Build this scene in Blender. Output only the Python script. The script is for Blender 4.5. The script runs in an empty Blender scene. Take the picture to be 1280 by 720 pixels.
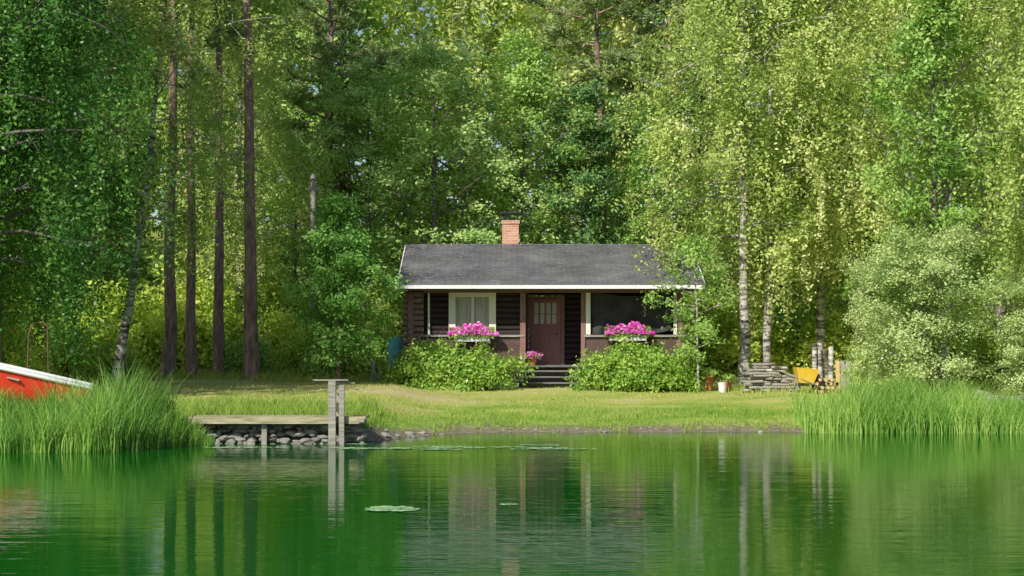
import bpy, math, numpy as np
from mathutils import Vector
R0 = np.random.RandomState
scene = bpy.context.scene
scene.view_settings.view_transform = 'Standard'
scene.view_settings.look = 'None'
scene.view_settings.exposure = 0
COL = scene.collection
pi = math.pi

# ------------------------------------------------------------------ mesh builder
class MB:
    def __init__(s):
        s.v=[]; s.f=[]; s.n=0
    def add(s, v, f, mat=0, tint=0.5, smooth=False):
        v=np.asarray(v,dtype=np.float64).reshape(-1,3); f=np.asarray(f,dtype=np.int64)
        if len(f)==0: return
        t=np.broadcast_to(np.asarray(tint,dtype=np.float64),(len(f),)).copy()
        s.v.append(v); s.f.append((f+s.n,mat,t,smooth)); s.n+=len(v)
    def box(s,x0,x1,y0,y1,z0,z1,mat=0,tint=0.5):
        v=[(x,y,z) for z in (z0,z1) for y in (y0,y1) for x in (x0,x1)]
        f=[(0,2,3,1),(4,5,7,6),(0,1,5,4),(2,6,7,3),(0,4,6,2),(1,3,7,5)]
        s.add(v,f,mat,tint)
    def obox(s,c,ax,ay,az,mat=0,tint=0.5):
        c=np.array(c,float);ax=np.array(ax,float);ay=np.array(ay,float);az=np.array(az,float)
        v=[c+i*ax+j*ay+k*az for k in(-1,1) for j in(-1,1) for i in(-1,1)]
        f=[(0,2,3,1),(4,5,7,6),(0,1,5,4),(2,6,7,3),(0,4,6,2),(1,3,7,5)]
        s.add(v,f,mat,tint)
    def tube(s,pts,rad,sides=6,mat=0,tint=0.5,cap=True):
        P=np.asarray(pts,float); n=len(P)
        rad=np.broadcast_to(np.asarray(rad,float),(n,))
        T=np.gradient(P,axis=0); T/=np.linalg.norm(T,axis=1)[:,None]+1e-9
        ref=np.array([0,0,1.]) if abs(T[0][2])<0.8 else np.array([1.,0,0])
        U=np.cross(T,ref); U/=np.linalg.norm(U,axis=1)[:,None]+1e-9
        V=np.cross(T,U)
        a=np.arange(sides)*2*pi/sides
        ring=P[:,None,:]+rad[:,None,None]*(np.cos(a)[None,:,None]*U[:,None,:]+np.sin(a)[None,:,None]*V[:,None,:])
        v=ring.reshape(-1,3)
        i=np.arange(n-1)[:,None]*sides; j=np.arange(sides)[None,:]; k=(j+1)%sides
        f=np.stack([i+j,i+k,i+sides+k,i+sides+j],-1).reshape(-1,4)
        s.add(v,f,mat,tint,True)
        if cap:
            for e in (0,n-1):
                vv=np.vstack([ring[e],P[e][None]])
                ff=[(m,(m+1)%sides,sides) for m in range(sides)]
                s.add(vv,ff,mat,tint)
    def leaves(s,C,size,rng,mat=0,tint=0.5,up=0.5,aspect=0.55,bias=None):
        C=np.asarray(C,float); N=len(C)
        if N==0: return
        nrm=rng.randn(N,3); nrm/=np.linalg.norm(nrm,axis=1)[:,None]
        nrm+=np.array([0,0,up])
        if bias is not None: nrm+=np.asarray(bias)
        nrm/=np.linalg.norm(nrm,axis=1)[:,None]+1e-9
        r=rng.randn(N,3); U=np.cross(nrm,r); U/=np.linalg.norm(U,axis=1)[:,None]+1e-9
        V=np.cross(nrm,U)
        sz=(np.broadcast_to(np.asarray(size,float),(N,))*rng.uniform(.65,1.25,N))[:,None]
        q=np.stack([C-U*sz,C+V*sz*aspect,C+U*sz,C-V*sz*aspect],1).reshape(-1,3)
        f=np.arange(4*N).reshape(N,4)
        s.add(q,f,mat,tint)
    def mesh(s,name,mats):
        me=bpy.data.meshes.new(name)
        V=np.vstack(s.v); me.vertices.add(len(V)); me.vertices.foreach_set('co',V.ravel())
        loops=np.concatenate([f.ravel() for f,_,_,_ in s.f])
        tot=np.concatenate([np.full(len(f),f.shape[1]) for f,_,_,_ in s.f])
        start=np.concatenate([[0],np.cumsum(tot)[:-1]])
        me.loops.add(len(loops)); me.loops.foreach_set('vertex_index',loops.astype(np.int32))
        me.polygons.add(len(tot)); me.polygons.foreach_set('loop_start',start.astype(np.int32))
        try: me.polygons.foreach_set('loop_total',tot.astype(np.int32))
        except Exception: pass
        me.polygons.foreach_set('material_index',np.concatenate([np.full(len(f),m) for f,m,_,_ in s.f]).astype(np.int32))
        me.polygons.foreach_set('use_smooth',np.concatenate([np.full(len(f),sm) for f,_,_,sm in s.f]))
        for m in mats: me.materials.append(m)
        me.update(calc_edges=True)
        a=me.attributes.new('tint','FLOAT','FACE')
        a.data.foreach_set('value',np.concatenate([t for _,_,t,_ in s.f]).astype(np.float32))
        me.validate()
        return me
def obj(name,me,parent=None,loc=(0,0,0),rot=0,sc=1.0):
    o=bpy.data.objects.new(name,me); COL.objects.link(o)
    o.location=loc; o.rotation_euler=(0,0,rot)
    o.scale=(sc,sc,sc) if not hasattr(sc,'__len__') else sc
    if parent: o.parent=parent
    return o
def empty(name):
    o=bpy.data.objects.new(name,None); COL.objects.link(o); return o

# ------------------------------------------------------------------ materials
class NT:
    def __init__(s,name):
        s.m=bpy.data.materials.new(name); s.m.use_nodes=True; s.t=s.m.node_tree; s.t.nodes.clear()
        s.out=s.n('ShaderNodeOutputMaterial')
    def n(s,typ,**kw):
        nd=s.t.nodes.new(typ)
        for k,v in kw.items(): setattr(nd,k,v)
        return nd
    def l(s,a,b): s.t.links.new(a,b)
    def ramp(s,stops,fac):
        r=s.n('ShaderNodeValToRGB'); e=r.color_ramp.elements
        while len(e)<len(stops): e.new(0.5)
        for el,(p,c) in zip(e,stops): el.position=p; el.color=(*c,1)
        s.l(fac,r.inputs[0]); return r.outputs[0]
    def noise(s,scale,detail=4,vec=None,rough=.5):
        nd=s.n('ShaderNodeTexNoise'); nd.inputs['Scale'].default_value=scale; nd.inputs['Detail'].default_value=detail; nd.inputs['Roughness'].default_value=rough
        if vec is not None: s.l(vec,nd.inputs['Vector'])
        return nd.outputs[0]
    def coord(s,scale=(1,1,1),which='Object'):
        c=s.n('ShaderNodeTexCoord'); m=s.n('ShaderNodeMapping'); m.inputs['Scale'].default_value=scale
        s.l(c.outputs[which],m.inputs[0]); return m.outputs[0]
    def math(s,op,a,b=None):
        m=s.n('ShaderNodeMath',operation=op)
        for i,x in enumerate((a,b)):
            if x is None: continue
            if isinstance(x,(int,float)): m.inputs[i].default_value=x
            else: s.l(x,m.inputs[i])
        return m.outputs[0]
def simple(name,stops,scale=8,stretch=(1,1,1),rough=.8,bump=.0,metal=0,spec=.3,detail=5,bd=.01):
    k=NT(name); v=k.coord(stretch); nz=k.noise(scale,detail,v,.6)
    c=k.ramp(stops,nz); b=k.n('ShaderNodeBsdfPrincipled'); b.inputs['Roughness'].default_value=rough
    b.inputs['Metallic'].default_value=metal; b.inputs['Specular IOR Level'].default_value=spec
    k.l(c,b.inputs['Base Color'])
    if bump:
        bp=k.n('ShaderNodeBump'); bp.inputs['Strength'].default_value=bump; bp.inputs['Distance'].default_value=bd
        k.l(nz,bp.inputs['Height']); k.l(bp.outputs[0],b.inputs['Normal'])
    k.l(b.outputs[0],k.out.inputs[0]); return k.m
def leafmat(name,dark,mid,light,tr=.35,ob=.3,gloss=.02):
    k=NT(name)
    a=k.n('ShaderNodeAttribute'); a.attribute_name='tint'
    f=a.outputs['Fac']
    if ob:
        oi=k.n('ShaderNodeObjectInfo')
        f=k.math('ADD',f,k.math('MULTIPLY',k.math('SUBTRACT',oi.outputs['Random'],.5),ob))
    c=k.ramp([(0,dark),(.5,mid),(1,light)],f)
    b=k.n('ShaderNodeBsdfDiffuse'); k.l(c,b.inputs[0])
    t=k.n('ShaderNodeBsdfTranslucent'); k.l(c,t.inputs[0])
    ms=k.n('ShaderNodeMixShader'); ms.inputs[0].default_value=tr
    k.l(b.outputs[0],ms.inputs[1]); k.l(t.outputs[0],ms.inputs[2]); o=ms
    if gloss:
        g=k.n('ShaderNodeBsdfGlossy'); g.inputs['Roughness'].default_value=.42
        m2=k.n('ShaderNodeMixShader'); m2.inputs[0].default_value=gloss
        k.l(ms.outputs[0],m2.inputs[1]); k.l(g.outputs[0],m2.inputs[2]); o=m2
    k.l(o.outputs[0],k.out.inputs[0])
    return k.m

L_birch=leafmat('birch_leaf',(.25,.36,.07),(.53,.65,.17),(.84,.87,.38),.4,.35)
L_birchd=leafmat('birch_leaf_shaded',(.03,.11,.02),(.10,.26,.045),(.26,.47,.09),.38)  # darker birch leaf: shade over the left birches put into the colour
L_young=leafmat('young_birch_leaf',(.11,.29,.05),(.25,.49,.10),(.44,.68,.18),.4,.1)
L_broad=leafmat('broad_leaf',(.17,.34,.06),(.38,.59,.13),(.62,.79,.26),.4,.35)
L_pale=leafmat('pale_alder_leaf',(.28,.46,.12),(.54,.75,.24),(.78,.90,.40),.42,.1)
L_dark=leafmat('dark_leaf',(.06,.16,.055),(.15,.30,.09),(.29,.48,.15),.33)
L_pine=leafmat('pine_needle',(.17,.24,.10),(.33,.42,.16),(.52,.60,.26),.3,gloss=0)
L_spruce=leafmat('spruce_needle',(.08,.15,.06),(.16,.28,.09),(.28,.42,.14),.25,gloss=0)
L_under=leafmat('undergrowth_leaf',(.34,.48,.06),(.62,.77,.13),(.86,.90,.26),.45,.35)
L_bush=leafmat('bush_leaf',(.15,.33,.04),(.38,.58,.09),(.64,.78,.19),.4,.1,.03)
L_willow=leafmat('willow_leaf',(.34,.46,.16),(.56,.68,.27),(.76,.84,.42),.4,.1,.03)
L_reed=leafmat('reed_blade',(.08,.22,.035),(.26,.50,.08),(.56,.74,.19),.4,.1)
L_grass=leafmat('grass_blade',(.17,.34,.05),(.42,.51,.11),(.70,.62,.27),.3,0,0)
L_flower=leafmat('petunia_petal',(.60,.03,.38),(.85,.14,.62),(.9,.55,.8),.25,.1,0)
L_lily=leafmat('lily_pad_leaf',(.16,.34,.13),(.27,.50,.22),(.45,.62,.34),.1,0,.1)
B_pine=simple('pine_bark',[(.3,(.12,.08,.07)),(.55,(.30,.20,.175)),(.75,(.46,.34,.30))],9,(1,1,.3),.9,.7)
B_grey=simple('grey_bark',[(.3,(.08,.07,.06)),(.6,(.20,.18,.16)),(.8,(.3,.28,.25))],9,(1,1,.4),.9,.6)
def birchbark():
    k=NT('birch_bark'); v=k.coord((1,1,4)); nz=k.noise(2.2,6,v,.7)
    c=k.ramp([(.40,(.05,.045,.04)),(.48,(.25,.23,.20)),(.54,(.50,.47,.42)),(.8,(.66,.64,.59))],nz)
    b=k.n('ShaderNodeBsdfPrincipled'); b.inputs['Roughness'].default_value=.7
    k.l(c,b.inputs['Base Color']); k.l(b.outputs[0],k.out.inputs[0]); return k.m
B_birch=birchbark()
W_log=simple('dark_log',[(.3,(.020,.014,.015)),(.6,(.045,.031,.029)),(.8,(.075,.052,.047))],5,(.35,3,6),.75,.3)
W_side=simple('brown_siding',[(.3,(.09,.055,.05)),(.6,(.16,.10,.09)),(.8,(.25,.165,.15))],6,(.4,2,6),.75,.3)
W_corner=simple('sunlit_log',[(.3,(.15,.09,.075)),(.6,(.27,.17,.145)),(.8,(.40,.28,.24))],9,(1,1,1),.75,.3)  # reddish-brown corner logs, lightened: the sun on them is painted in
W_red=simple('redbrown_wood',[(.3,(.19,.09,.08)),(.7,(.32,.18,.16))],6,(4,4,.5),.65,.1)
W_door=simple('door_wood',[(.3,(.25,.10,.10)),(.7,(.36,.16,.16))],5,(5,5,.4),.5,.1)
W_cream=simple('cream_paint',[(.3,(.70,.67,.54)),(.7,(.82,.79,.68))],5,(2,2,1),.6,.1)
W_white=simple('white_paint',[(.3,(.68,.68,.68)),(.7,(.8,.8,.81))],7,(1,1,1),.6,.1)
W_grey=simple('weathered_wood',[(.3,(.17,.16,.13)),(.6,(.36,.34,.29)),(.8,(.52,.49,.42))],5,(.5,3,6),.85,.4)
W_deck=simple('dock_wood',[(.3,(.15,.14,.08)),(.5,(.36,.33,.20)),(.7,(.54,.49,.32))],4,(.5,3,6),.85,.4)
W_step=simple('step_wood',[(.3,(.08,.075,.075)),(.7,(.24,.23,.22))],5,(.5,4,4),.85,.3)
M_stone=simple('stone',[(.3,(.13,.125,.11)),(.55,(.30,.29,.26)),(.8,(.48,.46,.42))],3,(1,1,1),.9,.6,bd=.03)
M_tarp=simple('dark_tarp',[(.3,(.018,.018,.02)),(.7,(.05,.05,.053))],3,(1,1,1),.6,.1)
M_black=simple('black_metal',[(.3,(.02,.02,.02)),(.7,(.04,.04,.04))],5,rough=.5)
M_red=simple('red_paint',[(.3,(.62,.035,.02)),(.7,(.75,.06,.03))],3,rough=.4,spec=.5)
M_yellow=simple('yellow_paint',[(.3,(.70,.42,.03)),(.7,(.8,.55,.07))],3,rough=.5)
M_teal=simple('teal_plastic',[(.3,(.12,.42,.46)),(.7,(.2,.52,.56))],3,rough=.5)
M_terra=simple('terracotta',[(.3,(.42,.15,.07)),(.7,(.55,.23,.12))],6)
M_endgrain=simple('cut_wood',[(.3,(.50,.29,.13)),(.7,(.72,.50,.28))],9)
M_curtain=simple('curtain_cloth',[(.35,(.36,.37,.31)),(.65,(.75,.70,.60))],4,(5,1,.3),.8)
M_pipe=simple('rusty_pipe',[(.3,(.10,.05,.035)),(.7,(.18,.10,.07))],9)
def glass():
    k=NT('window_glass'); b=k.n('ShaderNodeBsdfPrincipled'); b.inputs['Base Color'].default_value=(.9,.95,.93,1)
    b.inputs['Roughness'].default_value=.03; b.inputs['Transmission Weight'].default_value=1; b.inputs['IOR'].default_value=1.1
    k.l(b.outputs[0],k.out.inputs[0]); return k.m
M_glass=glass()
def brick():
    k=NT('chimney_brick'); c=k.n('ShaderNodeTexCoord'); sp=k.n('ShaderNodeSeparateXYZ'); k.l(c.outputs['Object'],sp.inputs[0])
    cm=k.n('ShaderNodeCombineXYZ'); k.l(k.math('ADD',sp.outputs[0],sp.outputs[1]),cm.inputs[0]); k.l(sp.outputs[2],cm.inputs[1])
    b=k.n('ShaderNodeTexBrick'); b.inputs['Scale'].default_value=1
    b.inputs['Brick Width'].default_value=.22; b.inputs['Row Height'].default_value=.075; b.inputs['Mortar Size'].default_value=.009
    b.inputs['Color1'].default_value=(.50,.19,.10,1); b.inputs['Color2'].default_value=(.66,.32,.20,1); b.inputs['Mortar'].default_value=(.5,.46,.42,1)
    k.l(cm.outputs[0],b.inputs[0]); p=k.n('ShaderNodeBsdfPrincipled'); p.inputs['Roughness'].default_value=.9
    k.l(b.outputs[0],p.inputs['Base Color']); k.l(p.outputs[0],k.out.inputs[0]); return k.m
M_brick=brick()
def roofmat():
    k=NT('roof_felt'); v=k.coord(); n1=k.noise(1.1,5,v,.6); n2=k.noise(17,3,v,.7)
    base=k.ramp([(.35,(.085,.085,.094)),(.7,(.16,.157,.167))],n1)
    sp=k.ramp([(.62,(0,0,0)),(.67,(1,1,1))],n2)
    br=k.n('ShaderNodeTexBrick'); br.inputs['Scale'].default_value=1; br.inputs['Brick Width'].default_value=.33; br.inputs['Row Height'].default_value=.14; br.inputs['Mortar Size'].default_value=.012
    br.inputs['Color1'].default_value=(.85,.85,.85,1); br.inputs['Color2'].default_value=(1.2,1.2,1.2,1); br.inputs['Mortar'].default_value=(.5,.5,.5,1)
    k.l(v,br.inputs[0])
    mu=k.n('ShaderNodeMix',data_type='RGBA',blend_type='MULTIPLY'); mu.inputs[0].default_value=.8
    k.l(base,mu.inputs[6]); k.l(br.outputs[0],mu.inputs[7])
    mx=k.n('ShaderNodeMix',data_type='RGBA'); k.l(sp,mx.inputs[0]); k.l(mu.outputs[2],mx.inputs[6]); mx.inputs[7].default_value=(.42,.38,.22,1)
    p=k.n('ShaderNodeBsdfPrincipled'); p.inputs['Roughness'].default_value=.85
    k.l(mx.outputs[2],p.inputs['Base Color']); k.l(p.outputs[0],k.out.inputs[0]); return k.m
M_roof=roofmat()
def groundmat():
    k=NT('ground_soil_grass'); a=k.n('ShaderNodeAttribute'); a.attribute_name='shore'
    v=k.coord(); n1=k.noise(.45,5,k.coord((.6,1.6,1)),.65); n2=k.noise(6,5,v,.7); n3=k.noise(30,3,v,.7)
    far=k.math('MULTIPLY',k.math('SUBTRACT',a.outputs['Fac'],6.5),.017)
    grass=k.ramp([(.32,(.14,.29,.04)),(.44,(.29,.41,.07)),(.54,(.46,.47,.14)),(.66,(.58,.49,.26))],k.math('ADD',far,k.math('ADD',k.math('MULTIPLY',n1,.7),k.math('MULTIPLY',n2,.3))))
    sand=k.ramp([(.3,(.13,.11,.07)),(.6,(.31,.265,.19)),(.8,(.48,.42,.33))],n2)
    sh=k.math('ADD',a.outputs['Fac'],k.math('MULTIPLY',k.math('SUBTRACT',n2,.5),2.6))
    f=k.ramp([(.0,(0,0,0)),(1,(1,1,1))],k.math('MULTIPLY',k.math('SUBTRACT',sh,.55),1.1))
    mx=k.n('ShaderNodeMix',data_type='RGBA'); k.l(f,mx.inputs[0]); k.l(sand,mx.inputs[6]); k.l(grass,mx.inputs[7])
    ff=k.ramp([(.0,(0,0,0)),(1,(1,1,1))],k.math('MULTIPLY',k.math('SUBTRACT',sh,16),.3))
    fl=k.ramp([(.3,(.10,.13,.03)),(.5,(.26,.32,.06)),(.7,(.46,.44,.14))],n2)
    m2=k.n('ShaderNodeMix',data_type='RGBA'); k.l(ff,m2.inputs[0]); k.l(mx.outputs[2],m2.inputs[6]); k.l(fl,m2.inputs[7])
    p=k.n('ShaderNodeBsdfPrincipled'); p.inputs['Roughness'].default_value=.95; p.inputs['Specular IOR Level'].default_value=.1
    bp=k.n('ShaderNodeBump'); bp.inputs['Distance'].default_value=.04; bp.inputs['Strength'].default_value=1
    k.l(n3,bp.inputs['Height']); k.l(bp.outputs[0],p.inputs['Normal'])
    k.l(m2.outputs[2],p.inputs['Base Color']); k.l(p.outputs[0],k.out.inputs[0]); return k.m
M_ground=groundmat()
def watermat():
    k=NT('lake_water')
    n1=k.noise(1,3,k.coord((.5,2.6,1)),.5); n2=k.noise(1,2,k.coord((.12,.55,1)),.5); n3=k.noise(1,2,k.coord((2.2,9,1)),.5)
    def bmp(h,d,prev=None):
        b=k.n('ShaderNodeBump'); b.inputs['Strength'].default_value=1; b.inputs['Distance'].default_value=d
        k.l(h,b.inputs['Height'])
        if prev is not None: k.l(prev,b.inputs['Normal'])
        return b.outputs[0]
    nn=bmp(n3,.0024,bmp(n1,.0052,bmp(n2,.007)))
    p=k.n('ShaderNodeBsdfPrincipled'); p.inputs['Base Color'].default_value=(.0006,.088,.006,1)
    p.inputs['Roughness'].default_value=.04; p.inputs['IOR'].default_value=1.2
    k.l(nn,p.inputs['Normal']); k.l(p.outputs[0],k.out.inputs[0]); return k.m
M_water=watermat()

# ------------------------------------------------------------------ terrain
SX=[-80,-7.2,-5.9,-3.0,-2.4,-1,6,7,80]; SY=[30.5,30.8,33.3,33.4,35.2,37.5,37.9,37.4,37]
def ys(x): return np.interp(x,SX,SY)+.07*np.sin(np.asarray(x)*3.1)+.05*np.sin(np.asarray(x)*7.7)
def sst(t): t=np.clip(t,0,1); return t*t*(3-2*t)
def hgt(x,y):
    x=np.asarray(x,float); y=np.asarray(y,float); d=y-ys(x)
    w=np.maximum(sst((-2.2-x)/1.3),.5*sst((x-6.3)/1.5))
    hl=np.interp(d,[-30,-1,0,.6,12,24],[-1.5,-.6,-.1,.42,.85,1.1])
    hb=np.interp(d,[-30,-3,0,1.7,11,22],[-1.5,-.35,0,.2,.73,.8])
    h=w*hl+(1-w)*hb
    h=h+np.clip(y-58,0,60)*.16
    h=h+np.where(d>1,.04*np.sin(x*.9+y*.4)*np.sin(y*.7-x*.3),.0)
    return h
gx=np.unique(np.concatenate([np.linspace(-600,-60,8),np.arange(-60,-20,2.),np.arange(-20,20,.3),np.arange(20,60,2.),np.linspace(60,600,8)]))
gy=np.unique(np.concatenate([np.linspace(-400,20,10),np.arange(20,29,1.),np.arange(29,56,.25),np.arange(56,130,2.),np.linspace(130,900,10)]))
X,Y=np.meshgrid(gx,gy); Z=hgt(X,Y)
nx=len(gx); ny=len(gy)
i=np.arange(ny-1)[:,None]*nx; j=np.arange(nx-1)[None,:]
F=np.stack([i+j,i+j+1,i+j+1+nx,i+j+nx],-1).reshape(-1,4)
mb=MB(); mb.add(np.stack([X,Y,Z],-1),F,0,.5,True); me=mb.mesh('ground',[M_ground])
a=me.attributes.new('shore','FLOAT','POINT'); a.data.foreach_set('value',np.clip(Y-ys(X),-5,40).ravel().astype(np.float32))
obj('ground',me)
mb=MB(); mb.add([(-600,-400,0),(600,-400,0),(600,45,0),(-600,45,0)],[(0,1,2,3)]); obj('lake_water',mb.mesh('lake_water',[M_water]))

# ------------------------------------------------------------------ trees
def curve(p,d,L,n,rng,rise=0.,wob=.08):
    pts=[np.array(p,float)]; d=np.array(d,float); d/=np.linalg.norm(d)
    for _ in range(n):
        d=d+rng.randn(3)*wob+np.array([0,0,rise/n]); d/=np.linalg.norm(d)
        pts.append(pts[-1]+d*L/n)
    return np.array(pts)
def tree(name,seed,H=15,R=3.5,base=.2,tr=.16,nb=30,leaf=.08,nl=90,strand=0,spread=.42,mats=None,lean=(0,0),tilt=(15,60),top=1.0,droop=0.,sub=6,aspect=.6,stl=(.7,2.0),sk=42,cone=0):
    rng=R0(seed); mb=MB()
    n=12; t=np.linspace(0,1,n)
    P=np.stack([lean[0]*t+np.cumsum(rng.randn(n))*.05*H/15,lean[1]*t+np.cumsum(rng.randn(n))*.05*H/15,t*H*.96],-1); P[0,:2]=0
    rr=tr*(1-t*.9)*(1+.35*np.exp(-t*18))
    mb.tube(P,rr,8,0)
    cl=[];cr=[];co=[]
    for b in range(nb):
        s_=(b+rng.rand())/nb; tt=base+(.97-base)*s_
        p=np.array([np.interp(tt,t,P[:,k]) for k in range(3)])
        az=b*2.39996+rng.uniform(-.5,.5)
        prof=(math.sin(pi*(.14+.80*s_)))**.8*top
        if cone: prof=min(1,.5+s_*2.2)*(1-s_)**.8+.12
        L=R*prof*rng.uniform(.55,1.2)
        el=math.radians(rng.uniform(*tilt)*(.5+.7*s_))
        d=(math.cos(az)*math.cos(el),math.sin(az)*math.cos(el),math.sin(el))
        br=curve(p,d,L,5,rng,rise=-droop,wob=.12)
        r0=np.interp(tt,t,rr)*.35+.008
        mb.tube(br,np.linspace(r0,.008,6),5,0,cap=False)
        cl.append(br[-1]); cr.append(spread*.8); co.append(d)
        for k_ in range(sub):
            q=rng.uniform(.25,1); pp=np.array([np.interp(q*5,range(6),br[:,k]) for k in range(3)])
            dd=rng.randn(3)*.8+np.array(d)*.7; dd[2]+=.15
            sb=curve(pp,dd,L*rng.uniform(.22,.45)+.25*min(1,R/2.5),3,rng,rise=-droop,wob=.15)
            mb.tube(sb,np.linspace(r0*.35+.003,.004,4),3,0,cap=False)
            for m in (2,3): cl.append(sb[m]); cr.append(spread*rng.uniform(.6,1.25)); co.append(d)
    cl=np.array(cl); cr=np.array(cr); co=np.array(co); nc=len(cl)
    ct=np.clip(.45+rng.randn(nc)*.22,0,1)
    N=rng.poisson(nl,nc); idx=np.repeat(np.arange(nc),N)
    off=rng.randn(len(idx),3)*cr[idx][:,None]*np.array([.62,.62,.42])
    C=cl[idx]+off
    mb.leaves(C,leaf,rng,1,np.clip(ct[idx]+rng.randn(len(idx))*.12,0,1),up=.55,aspect=aspect,bias=co[idx]*.75)
    if strand:
        ns=int(nc*strand); si=rng.randint(0,nc,ns)
        st=cl[si]+rng.randn(ns,3)*cr[si][:,None]*.6; Ls=rng.uniform(*stl,ns)
        Ls=np.minimum(Ls,np.maximum(st[:,2]-.8,.1))
        k=sk; idx=np.repeat(np.arange(ns),k); u=rng.rand(len(idx))
        sway=rng.randn(ns,2)*.12
        C=st[idx]+np.stack([sway[idx,0]*u*u,sway[idx,1]*u*u,-Ls[idx]*u],-1)+rng.randn(len(idx),3)*.075
        tt=np.clip(ct[si]+.08+rng.randn(ns)*.12,0,1)
        mb.leaves(C,leaf*.85,rng,1,np.clip(tt[idx]+rng.randn(len(idx))*.1,0,1),up=.1,aspect=aspect,bias=co[si][idx]*.8)
    return mb.mesh(name,list(mats))
def needles(mb,C,rng,rad,nn,tint,ln=.13,flat=.6,w=.02):
    idx=np.repeat(np.arange(len(C)),nn); d=rng.randn(len(idx),3); d[:,2]=d[:,2]*flat+.25
    d/=np.linalg.norm(d,axis=1)[:,None]
    c=np.asarray(C)[idx]+d*(rad*rng.uniform(.2,1,len(idx)))[:,None]
    side=np.cross(d,rng.randn(len(idx),3)); side/=np.linalg.norm(side,axis=1)[:,None]
    l=ln*rng.uniform(.6,1.2,len(idx))[:,None]
    q=np.stack([c-d*l,c+side*w,c+d*l,c-side*w],1).reshape(-1,3)
    mb.add(q,np.arange(4*len(idx)).reshape(-1,4),1,np.clip(np.asarray(tint)[idx]+rng.randn(len(idx))*.12,0,1))
def pine(name,seed,H=20,base=.55,R=3,tr=.2,nb=34,nn=30,stubs=8,lean=(0,0)):
    rng=R0(seed); mb=MB(); n=12; t=np.linspace(0,1,n)
    P=np.stack([lean[0]*t+np.cumsum(rng.randn(n))*.05,lean[1]*t+np.cumsum(rng.randn(n))*.05,t*H],-1); P[0,:2]=0
    rr=tr*(1-t*.82)*(1+.3*np.exp(-t*18)); mb.tube(P,rr,9,0)
    for _ in range(stubs):
        tt=rng.uniform(.15,base); p=np.array([np.interp(tt,t,P[:,k]) for k in range(3)]); az=rng.uniform(0,6.28)
        mb.tube(curve(p,(math.cos(az),math.sin(az),rng.uniform(-.3,.2)),rng.uniform(.3,1.3),3,rng),np.linspace(.025,.006,4),4,0,cap=False)
    cl=[]
    for b in range(nb):
        s_=(b+rng.rand())/nb; tt=base+(.99-base)*s_; p=np.array([np.interp(tt,t,P[:,k]) for k in range(3)])
        az=b*2.4+rng.uniform(-.6,.6); L=R*(1-s_**2.2*.75)*rng.uniform(.5,1.15)*(.6+.4*min(1,s_*4)); el=rng.uniform(-.1,.5)+.3*s_
        d=(math.cos(az)*math.cos(el),math.sin(az)*math.cos(el),math.sin(el)); br=curve(p,d,L,5,rng,rise=.2,wob=.15)
        mb.tube(br,np.linspace(.05,.01,6),5,0,cap=False); cl.append(br[-1])
        for k_ in range(9):
            q=rng.uniform(.35,1); pp=np.array([np.interp(q*5,range(6),br[:,k]) for k in range(3)])
            dd=rng.randn(3)*np.array([.9,.9,.3])+np.array(d)*.6+np.array([0,0,.25]); sb=curve(pp,dd,rng.uniform(.3,.9),3,rng)
            mb.tube(sb,np.linspace(.015,.006,4),3,0,cap=False); cl+= [sb[1],sb[2],sb[3]]
    cl=np.array(cl); needles(mb,cl,rng,.24,nn,np.clip(.45+rng.randn(len(cl))*.16,0,1),w=.024)
    return mb.mesh(name,[B_pine,L_pine])
def spruce(name,seed,H=17,R=2.8,tr=.17,base=.06):
    rng=R0(seed); mb=MB(); t=np.linspace(0,1,8); P=np.stack([t*0,t*0,t*H],-1); mb.tube(P,tr*(1-t*.93),8,0)
    cl=[]; nb=100
    for b in range(nb):
        s_=(b+.5)/nb; z=H*(base+(1-base)*s_); az=b*2.4+rng.uniform(-.3,.3); L=R*(1-s_)**.85*rng.uniform(.75,1.12)+.15
        d=(math.cos(az),math.sin(az),-.25); br=curve((0,0,z),d,L,5,rng,rise=.35,wob=.05); mb.tube(br,np.linspace(.03,.006,6),3,0,cap=False)
        m=int(L/.22)+2
        for q in np.linspace(.15,1,m):
            pp=np.array([np.interp(q*5,range(6),br[:,k]) for k in range(3)]); w=(1.05-q)*L*.35+.1
            for sg in (-1,1):
                o=np.array([-math.sin(az),math.cos(az),0])*sg*rng.uniform(.2,1)*w; o[2]=-rng.uniform(.02,.25); cl.append(pp+o)
    cl=np.array(cl); needles(mb,cl,rng,.16,12,np.clip(.45+rng.randn(len(cl))*.15,0,1),ln=.14,w=.028)
    return mb.mesh(name,[B_grey,L_spruce])
def bush(name,seed,rx,ry,h,n=260,leaf=.05,nl=70,mats=None,sp=.16,tb=.45):
    rng=R0(seed); mb=MB(); cl=[]
    for b in range(n):
        az=rng.uniform(0,2*pi); e=math.asin(rng.uniform(.0,1)**.8); r=rng.uniform(.55,1.05)*(1+.15*math.sin(az*3+seed)+.12*math.sin(az*7+e*5))
        c=np.array([rx*math.cos(az)*math.cos(e)*r,ry*math.sin(az)*math.cos(e)*r,h*math.sin(e)*r*.93+.05*h])
        cl.append(c)
        if b%3==0: mb.tube(curve((c[0]*.15,c[1]*.15,0),c*np.array([.85,.85,1]),np.linalg.norm(c),4,rng,wob=.05),np.linspace(.018,.004,5),3,0,cap=False)
    cl=np.array(cl); ct=np.clip(tb+rng.randn(n)*.2,0,1); idx=np.repeat(np.arange(n),nl)
    C=cl[idx]+rng.randn(len(idx),3)*sp*np.array([1,1,.75]); C[:,2]=np.maximum(C[:,2],.02)
    out=C/np.array([rx,ry,h])**1; out/=np.linalg.norm(out,axis=1)[:,None]+1e-6
    mb.leaves(C,leaf,rng,1,np.clip(ct[idx]+rng.randn(len(idx))*.13,0,1),up=.35,bias=out*.7)
    return mb.mesh(name,list(mats))

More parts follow.
